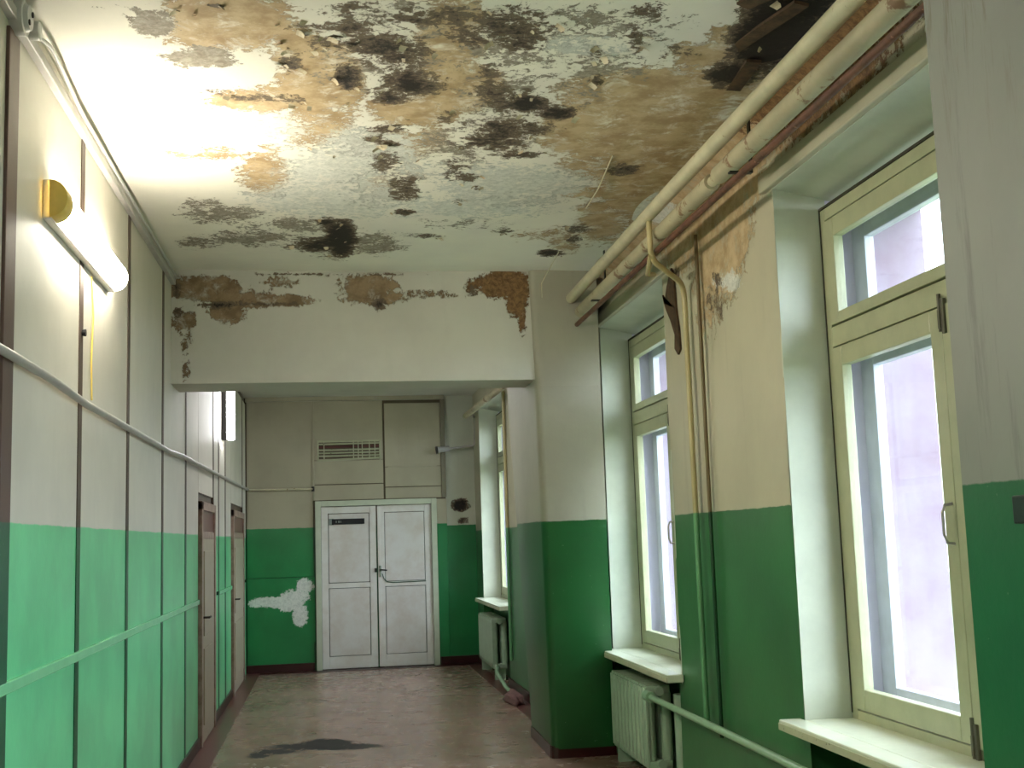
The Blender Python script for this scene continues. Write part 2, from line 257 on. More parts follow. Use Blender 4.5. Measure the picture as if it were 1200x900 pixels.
# ---------------------------------------------------------------- mesh helpers
class MB:
    def __init__(s): s.v = []; s.f = []
    def hexa(s, p):      # p: 8 points, bottom 4 ccw then top 4
        i = len(s.v); s.v += [tuple(q) for q in p]
        s.f += [(i+3, i+2, i+1, i), (i+4, i+5, i+6, i+7)] + [(i+k, i+(k+1) % 4, i+4+(k+1) % 4, i+4+k) for k in range(4)]
        return s
    def box(s, x0, x1, y0, y1, z0, z1):
        x0, x1 = min(x0, x1), max(x0, x1); y0, y1 = min(y0, y1), max(y0, y1); z0, z1 = min(z0, z1), max(z0, z1)
        return s.hexa([(x0, y0, z0), (x1, y0, z0), (x1, y1, z0), (x0, y1, z0), (x0, y0, z1), (x1, y0, z1), (x1, y1, z1), (x0, y1, z1)])
    def quad(s, a, b, c, d):
        i = len(s.v); s.v += [a, b, c, d]; s.f.append((i, i+1, i+2, i+3)); return s
    def tube(s, pts, r, n=12, cap=True):
        pts = [Vector(p) for p in pts]; rings = []
        up = Vector((0, 0, 1))
        for k, p in enumerate(pts):
            t = (pts[min(k+1, len(pts)-1)] - pts[max(k-1, 0)]).normalized()
            a = t.cross(up)
            if a.length < 0.2: a = t.cross(Vector((0, 1, 0)))
            a.normalize(); b = t.cross(a).normalized()
            rr = r[k] if isinstance(r, (list, tuple)) else r
            i = len(s.v)
            s.v += [tuple(p + a*math.cos(2*math.pi*j/n)*rr + b*math.sin(2*math.pi*j/n)*rr) for j in range(n)]
            rings.append(i)
        for u, w in zip(rings, rings[1:]):
            s.f += [(u+j, u+(j+1) % n, w+(j+1) % n, w+j) for j in range(n)]
        if cap: s.f += [tuple(rings[0]+j for j in range(n)), tuple(rings[-1]+n-1-j for j in range(n))]
        return s
    def build(s, name, mat, parent=None, smooth=False, bevel=0.0, kind=None, loc=None):
        me = bpy.data.meshes.new(name); me.from_pydata(s.v, [], s.f)
        bm = bmesh.new(); bm.from_mesh(me); bmesh.ops.recalc_face_normals(bm, faces=bm.faces)
        if bevel: bmesh.ops.bevel(bm, geom=list(bm.edges), offset=bevel, segments=2, affect='EDGES', profile=0.5, clamp_overlap=True)
        bm.to_mesh(me); bm.free()
        me.materials.append(mat)
        if smooth:
            for p in me.polygons: p.use_smooth = True
            me.set_sharp_from_angle(angle=math.radians(40))
        o = bpy.data.objects.new(name, me); COL.objects.link(o)
        if parent is not None:
            o.parent = parent; q = parent; W = q.matrix_basis.copy()
            while q.parent: q = q.parent; W = q.matrix_basis @ W
            me.transform(W.inverted())
        elif loc is not None:
            me.transform(Matrix.Translation(-Vector(loc))); o.location = loc
        if kind: o['kind'] = kind
        return o

def thing(name, label, cat, loc=(0, 0, 0), group=None):
    o = bpy.data.objects.new(name, None); COL.objects.link(o); o.location = loc
    o.empty_display_size = 0.1
    o['label'] = label; o['category'] = cat
    if group: o['group'] = group
    return o
def tag(o, label, cat, group=None):
    o['label'] = label; o['category'] = cat
    if group: o['group'] = group
    return o
def struct(o, label=None, cat=None):
    o['kind'] = 'structure'
    if label: o['label'] = label
    if cat: o['category'] = cat
    return o
def ch(o):
    o.parent = o.parent; return o
def dup_child(src, parent, loc):
    c = src.copy(); COL.objects.link(c); c.parent = parent; c.location = loc; return c

def field(P, ells, off=0.0):
    f = np.zeros(len(P))
    for (cx, cy, ax, ay, bx, by, w) in ells:
        Mx = np.array([[ax, bx], [ay, by]]); d = (P - [cx, cy]) @ np.linalg.inv(Mx).T
        f = np.maximum(f, w*np.clip(1 - 0.45*(d**2).sum(1), 0, 1))
    return f

def sheet(name, us, vs, P3, skip, mat, fields, parent=None, thick=None, thick_dir=None):
    """grid of quads over us x vs; P3(u,v)->xyz arrays; fields: attr -> list of ellipses in (u,v)"""
    U, V = np.meshgrid(us, vs, indexing='ij'); u = U.ravel(); v = V.ravel()
    xyz = P3(u, v); nu, nv = len(us), len(vs)
    faces = []
    for i in range(nu-1):
        uc = (us[i]+us[i+1])/2
        for j in range(nv-1):
            if skip and skip(uc, (vs[j]+vs[j+1])/2): continue
            faces.append((i*nv+j, (i+1)*nv+j, (i+1)*nv+j+1, i*nv+j+1))
    nv_tot = len(u)
    if thick:      # solid slab: a back skin (coarse) behind the face
        pass
    me = bpy.data.meshes.new(name); me.from_pydata([tuple(p) for p in xyz], [], faces)
    P = np.stack([u, v], 1)
    for a, e in fields.items():
        at = me.attributes.new(a, 'FLOAT', 'POINT'); at.data.foreach_set('value', field(P, e).astype(np.float32))
    me.materials.append(mat)
    for p in me.polygons: p.use_smooth = True
    o = bpy.data.objects.new(name, me); COL.objects.link(o)
    if parent is not None: o.parent = parent
    return o
def lsp(a, b, step): return list(np.linspace(a, b, max(2, int(round((b-a)/step))+1)))
def cuts(lst, step):
    out = []
    for a, b in zip(lst, lst[1:]): out += lsp(a, b, step)[:-1]
    return out + [lst[-1]]

# ================================================================ SETTING
# floor
fl = sheet('floor', cuts([XL-0.02, 2.35], 0.04), cuts([Y0, 6.5, 11.0, 15.5], 0.06), lambda u, v: np.stack([u, v, u*0], 1), None, M['floor'], {'dark': FLOOR_DARK})
struct(fl)
bx = MB().box(XL-0.5, 2.5, Y0-0.3, YE+0.5, -0.3, -0.01).build('floor_slab', M['gap_dark'], fl)
# ceiling
def ceil_pts(u, v):
    z = H + 0.006*np.sin(u*3.1+v*1.3) + 0.004*np.sin(v*4.7-u*2)
    return np.stack([u, v, z], 1)
ce = sheet('ceiling', lsp(XL-0.02, 2.05, 0.035), lsp(2.6, YB+0.6, 0.035), ceil_pts, None, M['ceiling'],
           {'tan': C_TAN, 'grey': C_GREY, 'dark': C_DARK, 'pale': C_PALE})
struct(ce)
MB().quad((XL-.1, Y0, H-.001), (2.3, Y0, H-.001), (2.3, 2.62, H-.001), (XL-.1, 2.62, H-.001)).build('ceiling_bay', M['beam'], ce)
MB().quad((XL-.1, YB+.3, H-.008), (2.3, YB+.3, H-.008), (2.3, YE+.2, H-.008), (XL-.1, YE+.2, H-.008)).build('ceiling_bay', M['beam'], ce)
MB().box(XL-0.5, 2.6, Y0-0.3, YE+0.5, H+0.03, H+0.3).build('roof_slab', M['gap_dark'], ce)
# curled whitewash flakes hanging from the ceiling
fmesh = []
for k in range(5):
    rr = random.Random(k); v = []; f = []
    L = 0.035+0.02*rr.random(); W = 0.018+0.014*rr.random()
    for i in range(4):
        a = i/3.0; z = -0.018*a*a*(1+rr.random()*.6)
        for s in (-1, 1): v.append((a*L-0.2*L, s*W*(1-0.35*a)+rr.uniform(-.004, .004), z))
    f = [(2*i, 2*i+1, 2*i+3, 2*i+2) for i in range(3)]
    me = bpy.data.meshes.new('paint_flake'); me.from_pydata(v, [], f); me.materials.append(M['flake']); fmesh.append(me)
rng = random.Random(3); n = 0
cand = [e for e in C_DARK if e[6] > 0.65] + C_TAN[:14]
while n < 120:
    e = rng.choice(cand); a = rng.uniform(0, 6.28); r = rng.uniform(0.7, 1.25)
    x = e[0]+r*(e[2]*math.cos(a)+e[4]*math.sin(a)); y = e[1]+r*(e[3]*math.cos(a)+e[5]*math.sin(a))
    if not (XL+.1 < x < 1.75 and 3.2 < y < 8.0): continue
    o = bpy.data.objects.new('paint_flake', rng.choice(fmesh)); COL.objects.link(o); o.parent = ce
    o.location = (x, y, H-0.004); o.rotation_euler = (rng.uniform(-.15, .15), rng.uniform(-.1, .2), rng.uniform(0, 6.28)); s = rng.uniform(.3, .75); o.scale = (s, s, s)
    n += 1

# beam across the corridor
XBR = 1.43
bm_ = MB().box(XL-0.02, 1.46, YB+0.004, YB+0.45, HB, H+.02).build('ceiling_beam', M['beam']); struct(bm_)
sheet('beam_plaster', lsp(XL, XBR, 0.03), lsp(HB, H+0.01, 0.03), lambda u, v: np.stack([u, YB+0*u, v], 1), None, M['beam'],
      {'tan': B_TAN, 'rust': B_RUST, 'dark': B_DARK}, bm_)

# ---- left wall: dark backing, hardboard panels, rail
wl = MB().box(XL-0.3, XL-0.018, Y0, YE+.3, 0, H+0.02).build('wall_left', M['gap_left']); struct(wl)
joints = [-4.18, -2.95, -1.75, -0.55, 0.65, 1.85, 3.05, 4.045, 5.23, 6.45, 7.77, 9.0, 9.86]
joints2 = [11.1, 11.62, 12.35, 13.05]
joints3 = [14.72, 15.30]
gap = 0.008
def left_panel(y0, y1, z0, z1):
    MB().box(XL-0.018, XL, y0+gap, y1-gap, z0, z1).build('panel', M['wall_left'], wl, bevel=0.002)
for J in (joints, joints2, joints3):
    for a, b in zip(J, J[1:]):
        left_panel(a, b, 0.0, 1.115); left_panel(a, b, 1.150, 3.33)
left_panel(9.86, 11.1, 2.0, 3.33); left_panel(13.05, 14.72, 2.02, 3.33)
for y in joints[1:-1]+joints2[:-1]+joints3[:1]:
    MB().box(XL-.012, XL+.004, y-.036, y+.036, 0.0, 3.33).build('joint_strip', M['gap_left'], wl)
for a, b in ((Y0, 9.86), (11.62, 13.05)):
    MB().box(XL-0.01, XL+0.014, a, b, 1.113, 1.152).build('rail', M['rail'], wl, bevel=0.004)
for y, w in ((4.045, .012), ):
    MB().box(XL-0.01, XL+0.012, y-.065, y+.065, 0.0, 3.30).build('batten', M['brown_batten'], wl, bevel=0.003)
MB().box(XL-0.01, XL+0.03, Y0, YB, 3.325, 3.365).build('cable_trunking', M['pipe_grey'], wl, bevel=0.004)
MB().box(XL-0.01, XL+0.018, Y0, YB, 3.385, 3.42).build('cornice_strip', M['wall_left'], wl, bevel=0.004)
b = MB().box(XL-.005, XL+0.015, Y0, 9.86, 0, 0.09).box(XL-.005, XL+0.015, 11.1, 13.05, 0, 0.09).build('baseboard_left', M['maroon'], bevel=.002); struct(b)
b = MB().box(XL, XL+0.17, Y0, YE, -0.002, 0.004).build('floor_border', M['border']); struct(b)
b.name = 'trim_1'

# side doors in the left wall
def side_door(idx, y0, y1, ztop):
    d = bpy.data.objects.new('door_%d' % idx, None); COL.objects.link(d); d['kind'] = 'structure'; d.location = (XL, (y0+y1)/2, 0)
    pr_ = 0.03
    for a, b_ in ((y0, y0+.09), (y1-.09, y1)):
        MB().box(XL-.02, XL+pr_, a, b_, 0, ztop).build('door_jamb', M['side_frame'], d, bevel=.004)
    MB().box(XL-.02, XL+pr_, y0, y1, ztop-.07, ztop+.0).build('door_head', M['side_frame'], d, bevel=.004)
    MB().box(XL-.02, XL+pr_-.01, y0+.09, y1-.09, ztop-.30, ztop-.24).build('transom_bar', M['side_frame'], d, bevel=.003)
    MB().box(XL-.02, XL+.012, y0+.09, y1-.09, ztop-.24, ztop-.07).build('transom_panel', M['border'], d)
    lf = MB().box(XL-.02, XL+.02, y0+.095, y1-.095, 0.01, ztop-.30).build('door_leaf', M['side_door'], d, bevel=.003)
    for z0, z1 in ((.15, .75), (.85, ztop-.4)):
        MB().box(XL+.018, XL+.03, y0+.2, y1-.2, z0, z1).build('panel', M['side_door'], d, bevel=.005)
    MB().tube([(XL+.02, y0+.16, 1.0), (XL+.07, y0+.16, 1.0), (XL+.07, y0+.27, 1.0)], .009, 8).build('door_handle', M['dark_metal'], d, smooth=True)
    return d
side_door(1, 9.88, 11.06, 1.93); side_door(2, 13.08, 14.68, 1.95)

# ---- far wall: partition with double door
wf = MB().box(XL-.1, -0.19, YE+.018, YE+.3, 0, H+.02).box(1.33, 1.47, YE+.018, YE+.3, 0, H+.02).box(-0.19, 1.33, YE+.018, YE+.3, 2.08, H+.02).box(-0.19, 1.33, YE+.1, YE+.3, 0, 2.1).build('wall_far', M['gap_far']); struct(wf)
g = .012
def far_panel(x0, x1, z0, z1, bev=.003):
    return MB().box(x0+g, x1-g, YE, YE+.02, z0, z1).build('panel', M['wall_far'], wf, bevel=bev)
far_panel(XL, -.2, 0.1, 1.15); 
far_panel(XL, -.2, 1.155, 2.235); far_panel(XL, -.2, 2.262, 3.36)
far_panel(-.2, .69, 2.1, 2.29); far_panel(-.2, .69, 2.30, 2.60); far_panel(-.2, .69, 2.605, 3.36)
far_panel(.69, 1.43, 2.1, 2.24); far_panel(.69, 1.43, 2.25, 2.50); far_panel(.69, 1.43, 2.505, 3.32)
far_panel(1.33, 1.49, 0.1, 2.08)
# peeled patch on the far panel
sheet('peeled_plaster', lsp(-1.02, -.2, .02), lsp(.35, 1.15, .02), lambda u, v: np.stack([u, YE-.0015+0*u, v], 1), None, M['wall_far'], {'pale': F_PALE}, wf)
MB().box(-.212, -.188, YE-.014, YE+.01, 2.1, 3.36).build('batten', M['wall_far'], wf, bevel=.003)
MB().box(XL, 1.47, YE-.05, YE+.02, 3.36, 3.42).build('cornice_strip', M['wall_far'], wf, bevel=.004)
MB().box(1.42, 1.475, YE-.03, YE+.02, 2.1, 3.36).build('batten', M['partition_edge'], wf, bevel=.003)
MB().box(.74, 1.36, YE-.006, YE+.01, 2.495, 2.51).build('batten', M['wall_far'], wf, bevel=.002)
# masonry pier to its right
sheetp = MB().box(1.47, 2.4, YE+.04, YE+.3, 0, H+.02).build('wall_end_pier', M['far_pier']); struct(sheetp)
sheet('pier_plaster', lsp(1.47, XF+.03, .02), lsp(0.08, H, .03), lambda u, v: np.stack([u, YE+.035+0*u, v], 1), None, M['far_pier'], {'dark': F_DARK}, sheetp)
b = MB().box(XL, -.21, YE-.015, YE+.02, 0, .1).box(1.36, 1.9, YE-.01, YE+.04, 0, .1).build('baseboard_far', M['maroon'], bevel=.002); struct(b)
b = MB().box(XL+.17, XF, YE-.2, YE, -.002, .005).build('trim_2', M['maroon']); struct(b)

# double door
d3 = bpy.data.objects.new('door_3', None); COL.objects.link(d3); d3['kind'] = 'structure'; d3.location = (.57, YE, 0)
for a, b_ in ((-.185, -.115), (1.275, 1.345)):
    MB().box(a, b_, YE-.045, YE+.05, 0, 2.09).build('door_jamb', M['door_frame'], d3, bevel=.005)
MB().box(-.115, 1.275, YE-.045, YE+.05, 2.02, 2.09).build('door_head', M['door_frame'], d3, bevel=.005)
def leaf(x0, x1, hinge):
    lf = bpy.data.objects.new('door_leaf', None); COL.objects.link(lf); lf.parent = d3
    f = MB(); st = .085
    f.box(x0, x0+st, YE-.005, YE+.035, .012, 2.015).box(x1-st, x1, YE-.005, YE+.035, .012, 2.015)
    for z0, z1 in ((.012, .16), (1.0, 1.06), (1.93, 2.015)): f.box(x0+st, x1-st, YE-.005, YE+.035, z0, z1)
    f.build('leaf_frame', M['door'], lf, bevel=.004)
    for z0, z1 in ((.16, 1.0), (1.06, 1.93)):
        MB().box(x0+st+.006, x1-st-.006, YE+.004, YE+.03, z0+.006, z1-.006).build('panel', M['door_panel'], lf, bevel=.008)
    return lf
La = leaf(-.112, .575, 0); Lb = leaf(.592, 1.272, 1)
MB().box(.574, .594, YE-.008, YE+.03, .015, 2.0).build('meeting_strip', M['gap_far'], d3)
MB().box(.590, .625, YE-.016, YE, .02, 2.0).build('cover_strip', M['door'], d3, bevel=.004)
hd = MB().box(.60, .635, YE-.022, YE-.01, 1.12, 1.26).build('handle_plate', M['metal'], d3, bevel=.004)
MB().tube([(.617, YE-.02, 1.21), (.617, YE-.06, 1.21), (.70, YE-.06, 1.20)], .009, 8).build('door_handle', M['dark_metal'], d3, smooth=True)
MB().box(.545, .575, YE-.03, YE-.005, 1.18, 1.23).build('door_lock', M['dark_metal'], d3, bevel=.004)
MB().tube([(.64, YE-.012, 1.16), (.66, YE-.014, 1.10), (.70, YE-.013, 1.055), (.78, YE-.012, 1.045), (1.19, YE-.012, 1.05)], .006, 6).build('door_cable', M['gap_far'], d3, smooth=True)
sg = thing('door_sign', 'small black name plate on the left leaf of the white double door', 'sign', (.21, YE-.01, 1.8))
MB().box(0.02, .43, YE-.018, YE-.006, 1.79, 1.86).build('plate', M['black'], sg, bevel=.003)
MB().box(-.015, .045, YE-.016, YE-.006, 1.785, 1.865).build('faded_end', M['smudge'], sg, bevel=.003)
for k, (x, w) in enumerate(((.07, .012), (.10, .02), (.13, .008))):
    MB().box(x, x+w, YE-.0195, YE-.017, 1.812, 1.838).build('mark', M['smudge'], sg)

# ventilation grille above the double door
gr = thing('ventilation_grille', 'old painted ventilation grille with bent slats above the double door', 'grille', (.25, YE, 2.7))
MB().box(-.15, .65, YE-.02, YE+.004, 2.83, 2.855).build('frame_bar', M['frame'], gr, bevel=.003)
MB().hexa([(-.15, YE-.02, 2.585), (.65, YE-.02, 2.615), (.65, YE, 2.615), (-.15, YE, 2.585), (-.15, YE-.02, 2.61), (.65, YE-.02, 2.64), (.65, YE, 2.64), (-.15, YE, 2.61)]).build('frame_bar', M['frame'], gr)
for x in (-.15, .63): MB().box(x, x+.02, YE-.02, YE+.004, 2.6, 2.84).build('frame_bar', M['frame'], gr, bevel=.003)
MB().box(-.13, .63, YE-.002, YE+.004, 2.62, 2.83).build('back_mesh', M['gap_far'], gr)
for k in range(5):
    z = 2.655+.038*k
    MB().hexa([(-.13, YE-.022, z-.010), (.63, YE-.022, z-.004), (.63, YE-.004, z+.008), (-.13, YE-.004, z+.002), (-.13, YE-.024, z), (.63, YE-.024, z+.006), (.63, YE-.006, z+.018), (-.13, YE-.006, z+.012)]).build('slat', M['sill_edge'] if k != 3 else M['border'], gr)
for x in (-.07, .30, .36, .41, .50, .57):
    MB().box(x, x+.012, YE-.028, YE-.02, 2.62, 2.835).build('bar', M['sill_edge'], gr)

# ---- right wall (near bay) with windows 1 and 2, cove at the ceiling
W1 = (2.95, 5.05); W2 = (6.90, 8.62); W0 = (-2.3, -.4); ZS, ZT = 0.70, 3.10
def right_pts(u, v):
    z = np.minimum(v, 3.24) + np.where(v > 3.24, (1-np.cos(np.clip((v-3.24)/.30, 0, 1)*math.pi/2))*0 + np.sin(np.clip((v-3.24)/.30, 0, 1)*math.pi/2)*.19, 0)
    x = XR - np.where(v > 3.24, (1-np.cos(np.clip((v-3.24)/.30, 0, 1)*math.pi/2))*.24, 0)
    wob = 0.004*np.sin(u*5.1+v*2.2)*np.cos(v*3.7)
    return np.stack([x+wob, u, z], 1)
def skip_r(u, v):
    for (a, b) in (W1, W2):
        if a < u < b and ZS < v < ZT: return True
    return W2[0]+.05 < u < W2[1]-.05 and .0 < v < .68 or (W1[0]+.05 < u < W1[1]-.05 and v < .68)
ys = cuts([2.5, W1[0], W1[0]+.05, W1[1]-.05, W1[1], W2[0], W2[0]+.05, W2[1]-.05, W2[1], 8.75], .06)
zs = cuts([0, .68, ZS, ZT, 3.24, 3.54], .05)
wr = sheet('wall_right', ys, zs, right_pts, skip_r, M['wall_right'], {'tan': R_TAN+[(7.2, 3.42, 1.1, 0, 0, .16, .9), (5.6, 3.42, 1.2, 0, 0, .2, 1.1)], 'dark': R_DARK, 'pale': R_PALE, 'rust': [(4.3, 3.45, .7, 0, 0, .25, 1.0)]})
struct(wr)
core = MB()
for a, b_ in ((2.2, W1[0]-.02), (W1[1]+.02, W2[0]-.02), (W2[1]+.02, 9.0)): core.box(XR+.012, 2.72, a, b_, 0, H+.02)
for a, b_ in (W1, W2): core.box(XR+.2, 2.72, a-.02, b_+.02, 0, ZS-.045).box(XR+.012, 2.72, a-.02, b_+.02, ZT+.006, H+.02)
core.build('masonry', M['wall_right'], wr)
# lintel lip over each window
for a, b_ in (W1, W2):
    MB().box(XR-.03, XR+.02, a-.12, b_+.10, ZT, ZT+.085).build('lintel_lip', M['wall_right'], wr, bevel=.006)

# near pilaster
def loft(bot, top, z0, z1, n=18):
    mb = MB(); N = len(bot)
    for k in range(n+1):
        t = k/n
        mb.v += [(b0[0]*(1-t)+t0[0]*t, b0[1]*(1-t)+t0[1]*t, z0+(z1-z0)*t) for b0, t0 in zip(bot, top)]
    for k in range(n):
        for j in range(N): mb.f.append((k*N+j, k*N+(j+1) % N, (k+1)*N+(j+1) % N, (k+1)*N+j))
    mb.f += [tuple(range(N)), tuple(n*N+j for j in range(N))]
    return mb
def rnd(x, y, r, sx, sy):   # rounded convex corner, points from the X side to the Y side
    return [(x+sx*(r-r*math.cos(a)), y+sy*(r-r*math.sin(a))) for a in (0, .4, .8, 1.2, 1.5708)]
npil = loft([(2.3, 2.0), (XP, 2.0), (XP, YN-.02), (XP+.02, YN), (2.3, YN)], [(2.3, 2.0), (XP, 2.0), (XP, YN-.02), (XP+.02, YN), (2.3, YN)], 0, H+.02).build('wall_pilaster', M['near_pier']); struct(npil)
# wide pier by the beam, a little out of plumb
def pier_plan(x, yl, yr, back):
    r = .05
    c = [(x, yl+r), (x+.008, yl+.022), (x+.022, yl+.008), (x+r, yl)]
    return [(2.5, yr), (2.5, back), (x+.02, back), ] + c + [(.2325*yl, yl), (XR-.004, yr)]
pb = pier_plan(1.535, 8.58, 8.66, 9.56); pm = pier_plan(1.425, 8.14, 8.66, 9.56); pt = pier_plan(1.405, 8.12, 8.66, 9.56)
lo_ = loft(pb, pm, 0, 2.6, 14); up_ = loft(pm, pt, 2.6, H+.02, 5)
i0 = len(lo_.v); lo_.v += up_.v; lo_.f = lo_.f[:-1]+[tuple(i0+q for q in f) for f in up_.f if len(f) == 4]
pier = lo_.build('wall_pier', M['pier'], smooth=True); struct(pier)
b = loft([(p[0]-(.012 if p[0] < 1.9 else 0), p[1]-(.012 if p[1] < 9 else -.012)) for p in pb], [(p[0]-(.010 if p[0] < 1.9 else 0), p[1]-(.010 if p[1] < 9 else -.012)) for p in pb], 0, .085, 1).build('baseboard_pier', M['maroon']); struct(b)

# far bay right wall with window 3
W3 = (12.72, 14.75); Z3 = (0.80, 3.18)
mb = MB()
for a, b_ in ((9.5, W3[0]-.02), (W3[1]+.02, YE+.05)): mb.box(XF, 2.54, a, b_, 0, H+.02)
mb.box(XF+.12, 2.54, W3[0]-.02, W3[1]+.02, 0, Z3[0]-.04).box(XF, 2.54, W3[0]-.02, W3[1]+.02, Z3[1]+.008, H+.02)
w2_ = mb.build('wall_right_far', M['wall_right']); struct(w2_)
b = MB().box(XF-.02, XF, 9.57, W3[0], 0, .1).box(XF-.02, XF, W3[1], YE, 0, .1).build('baseboard_right', M['maroon'], bevel=.002); struct(b)
b = MB().box(XF-.17, XF-.02, 9.57, YE-.2, -.002, .004).build('trim_3', M['border']); struct(b)
# rear end of the corridor, behind the camera
mb = MB().box(XL-.3, 2.6, Y0-.3, Y0, 0, H+.02)
we = mb.build('wall_back', M['wall_far']); struct(we)
mb = MB().box(XR, 2.72, Y0, W0[0]-.02, 0, H+.02).box(XR, 2.72, W0[1]+.02, 2.02, 0, H+.02).box(XR, 2.72, W0[0]-.02, W0[1]+.02, 0, ZS-.04).box(XR, 2.72, W0[0]-.02, W0[1]+.02, ZT+.008, H+.02)
we = mb.build('wall_right_near', M['wall_right']); struct(we)

# ---------------------------------------------------------------- windows
def window(idx, xw, xf, y0, y1, z0, z1, full=True):
    """xw wall face, xf inner frame plane"""
    w = bpy.data.objects.new('window_%d' % idx, None); COL.objects.link(w); w['kind'] = 'structure'; w.location = (xf, (y0+y1)/2, z0)
    t = .012
    # plastered reveals
    for a, b_ in ((y1, y1+t), (y0-t, y0)):
        MB().box(xw+.001, xf+.03, a, b_, z0-.02, z1).build('reveal', M['reveal'], w)
        MB().box(xf+.03, xf+.21, a, b_, z0-.02, z1).build('outer_reveal', M['outer_reveal'], w)
        MB().box(xf+.21, xf+.50, a, b_, z0-.02, z1).build('street_reveal', M['street_reveal'], w)
    MB().hexa([(xw+.001, y0, z1-.002), (xf+.21, y0, z1-.09), (xf+.21, y1, z1-.09), (xw+.001, y1, z1-.002), (xw+.001, y0, z1+.004), (xf+.21, y0, z1+.004), (xf+.21, y1, z1+.004), (xw+.001, y1, z1+.004)]).build('reveal', M['reveal'], w)
    MB().box(xf+.21, xf+.50, y0, y1, z1-.09, z1+.004).build('street_reveal', M['street_reveal'], w)
    MB().box(xf, xf+.50, y0, y1, z0-.03, z0).build('outer_ledge', M['outer_frame'], w)
    zt = z1-.11; zb = z0; ym = y1-1.07
    tr0, tr1 = zb+1.655, zb+1.745      # transom
    for xo, mat, nm in ((xf, M['frame'], 'window_frame'), (xf+.15, M['outer_frame'], 'outer_frame')):
        f = MB(); d = .055; s = .055
        f.box(xo, xo+d, y0, y0+s, zb, zt).box(xo, xo+d, y1-s, y1, zb, zt).box(xo, xo+d, y0+s, y1-s, zt-s, zt).box(xo, xo+d, y0+s, y1-s, zb, zb+.075)
        f.box(xo, xo+d, y0+s, y1-s, tr0, tr1).box(xo-.008, xo+d, ym-.045, ym+.045, zb+.075, tr0)
        f.build(nm, mat, w, bevel=.003)
        MB().box(xo+.02, xo+.04, y0+s-.01, y1-s+.01, zb+.06, zt-.04).f and None
        sw = .085 if xo == xf else .075
        for a, b_, c, e, r in ((y0+s, ym-.045, zb+.075, tr0, 0), (ym+.045, y1-s, zb+.075, tr0, 1), (y0+s, y1-s, tr1, zt-s, 2)):
            a, b_, c, e = a+.006, b_-.006, c+.007, e-.007
            k = MB(); x0_, x1_ = xo-.006, xo+.04
            bt_ = .09 if r < 2 else .05; tp = .085
            k.box(x0_, x1_, a, a+sw, c, e).box(x0_, x1_, b_-sw, b_, c, e).box(x0_, x1_, a+sw, b_-sw, c, c+bt_).box(x0_, x1_, a+sw, b_-sw, e-tp, e)
            sh = k.build('sash', mat, w, bevel=.004)
            p = MB().box(xo+.016, xo+.019, a+sw-.01, b_-sw+.01, c+bt_-.01, e-tp+.01).build('pane', M['glass'], sh)
        if xo == xf:       # dirty dark joint behind the rebates
            j = MB()
            for a, b_ in ((y0+s-.002, y1-s+.002),):
                j.box(xo+.041, xo+.05, a, b_, zt-s-.012, zt-s+.002).box(xo+.041, xo+.05, a, b_, tr1-.002, tr1+.012).box(xo+.041, xo+.05, a, b_, tr0-.012, tr0+.002)
            j.box(xo+.041, xo+.05, ym-.06, ym-.043, zb+.075, tr0)
            j.box(xo-.003, xo+.02, y0, y1, zt+.001, zt+.013).box(xo-.003, xo+.02, y1-.010, y1-.001, zb+.06, zt+.01)
            j.build('rebate_joint', M['gap_dark'], w)
            if full:
                hy = ym + .045+.03
                MB().tube([(xo-.004, hy, zb+.93), (xo-.035, hy, zb+.925), (xo-.045, hy, zb+.90), (xo-.045, hy, zb+.82), (xo-.035, hy, zb+.79), (xo-.004, hy, zb+.785)], .006, 8).build('handle', M['pipe_grey'], w, smooth=True)
                for hz in (tr0-.04, zb+.10):
                    MB().box(xo-.018, xo-.004, ym+.01, ym+.03, hz-.07, hz+.06).box(xo-.024, xo-.01, ym+.03, ym+.045, hz-.05, hz+.02).build('hinge', M['latch'], w, bevel=.002)
                    MB().tube([(xo-.012, ym+.045, hz-.06), (xo-.012, ym+.045, hz+.08)], .008, 8).build('latch_rod', M['latch'], w, smooth=True)
    return w
w1 = window(1, XR, 2.23, W1[0], W1[1], ZS, ZT)
w2 = window(2, XR, 2.23, W2[0], W2[1], ZS, ZT)
w3 = window(3, XF, 2.07, W3[0], W3[1], Z3[0], Z3[1])
w0 = window(4, XR, 2.23, W0[0], W0[1], ZS, ZT, False)
for (a, b_), x in (((W1), 2.76), ((W2), 2.76), ((W0), 2.76)): portal('window_portal', x, a, b_, ZS, ZT)
portal('window_portal', 2.60, W3[0], W3[1], Z3[0], Z3[1])

# window sills (boards laid into the opening)
def sill(xw, xf, y0, y1, z, w, parentlabel):
    t = .045; mb = MB()
    mb.hexa([(xw-.10, y0-.05, z), (xw, y0-.05, z), (xw, y1+.05, z), (xw-.10, y1+.05, z), (xw-.10, y0-.05, z+t), (xw, y0-.05, z+t), (xw, y1+.05, z+t), (xw-.10, y1+.05, z+t)])
    mb.box(xw, xf+.002, y0+.002, y1-.002, z-.01, z+t-.001)
    o = mb.build('window_sill', M['sill'], w, bevel=.006)
    MB().box(xw-.103, xw-.099, y0-.048, y1+.048, z+.002, z+t-.014).build('sill_edge', M['sill_edge'], w)
sill(XR, 2.23, W1[0], W1[1], ZS-.005, w1, ''); sill(XR, 2.23, W2[0], W2[1], ZS-.005, w2, '')
sill(XF, 2.07, W3[0], W3[1], Z3[0]-.005, w3, ''); sill(XR, 2.23, W0[0], W0[1], ZS-.005, w0, '')

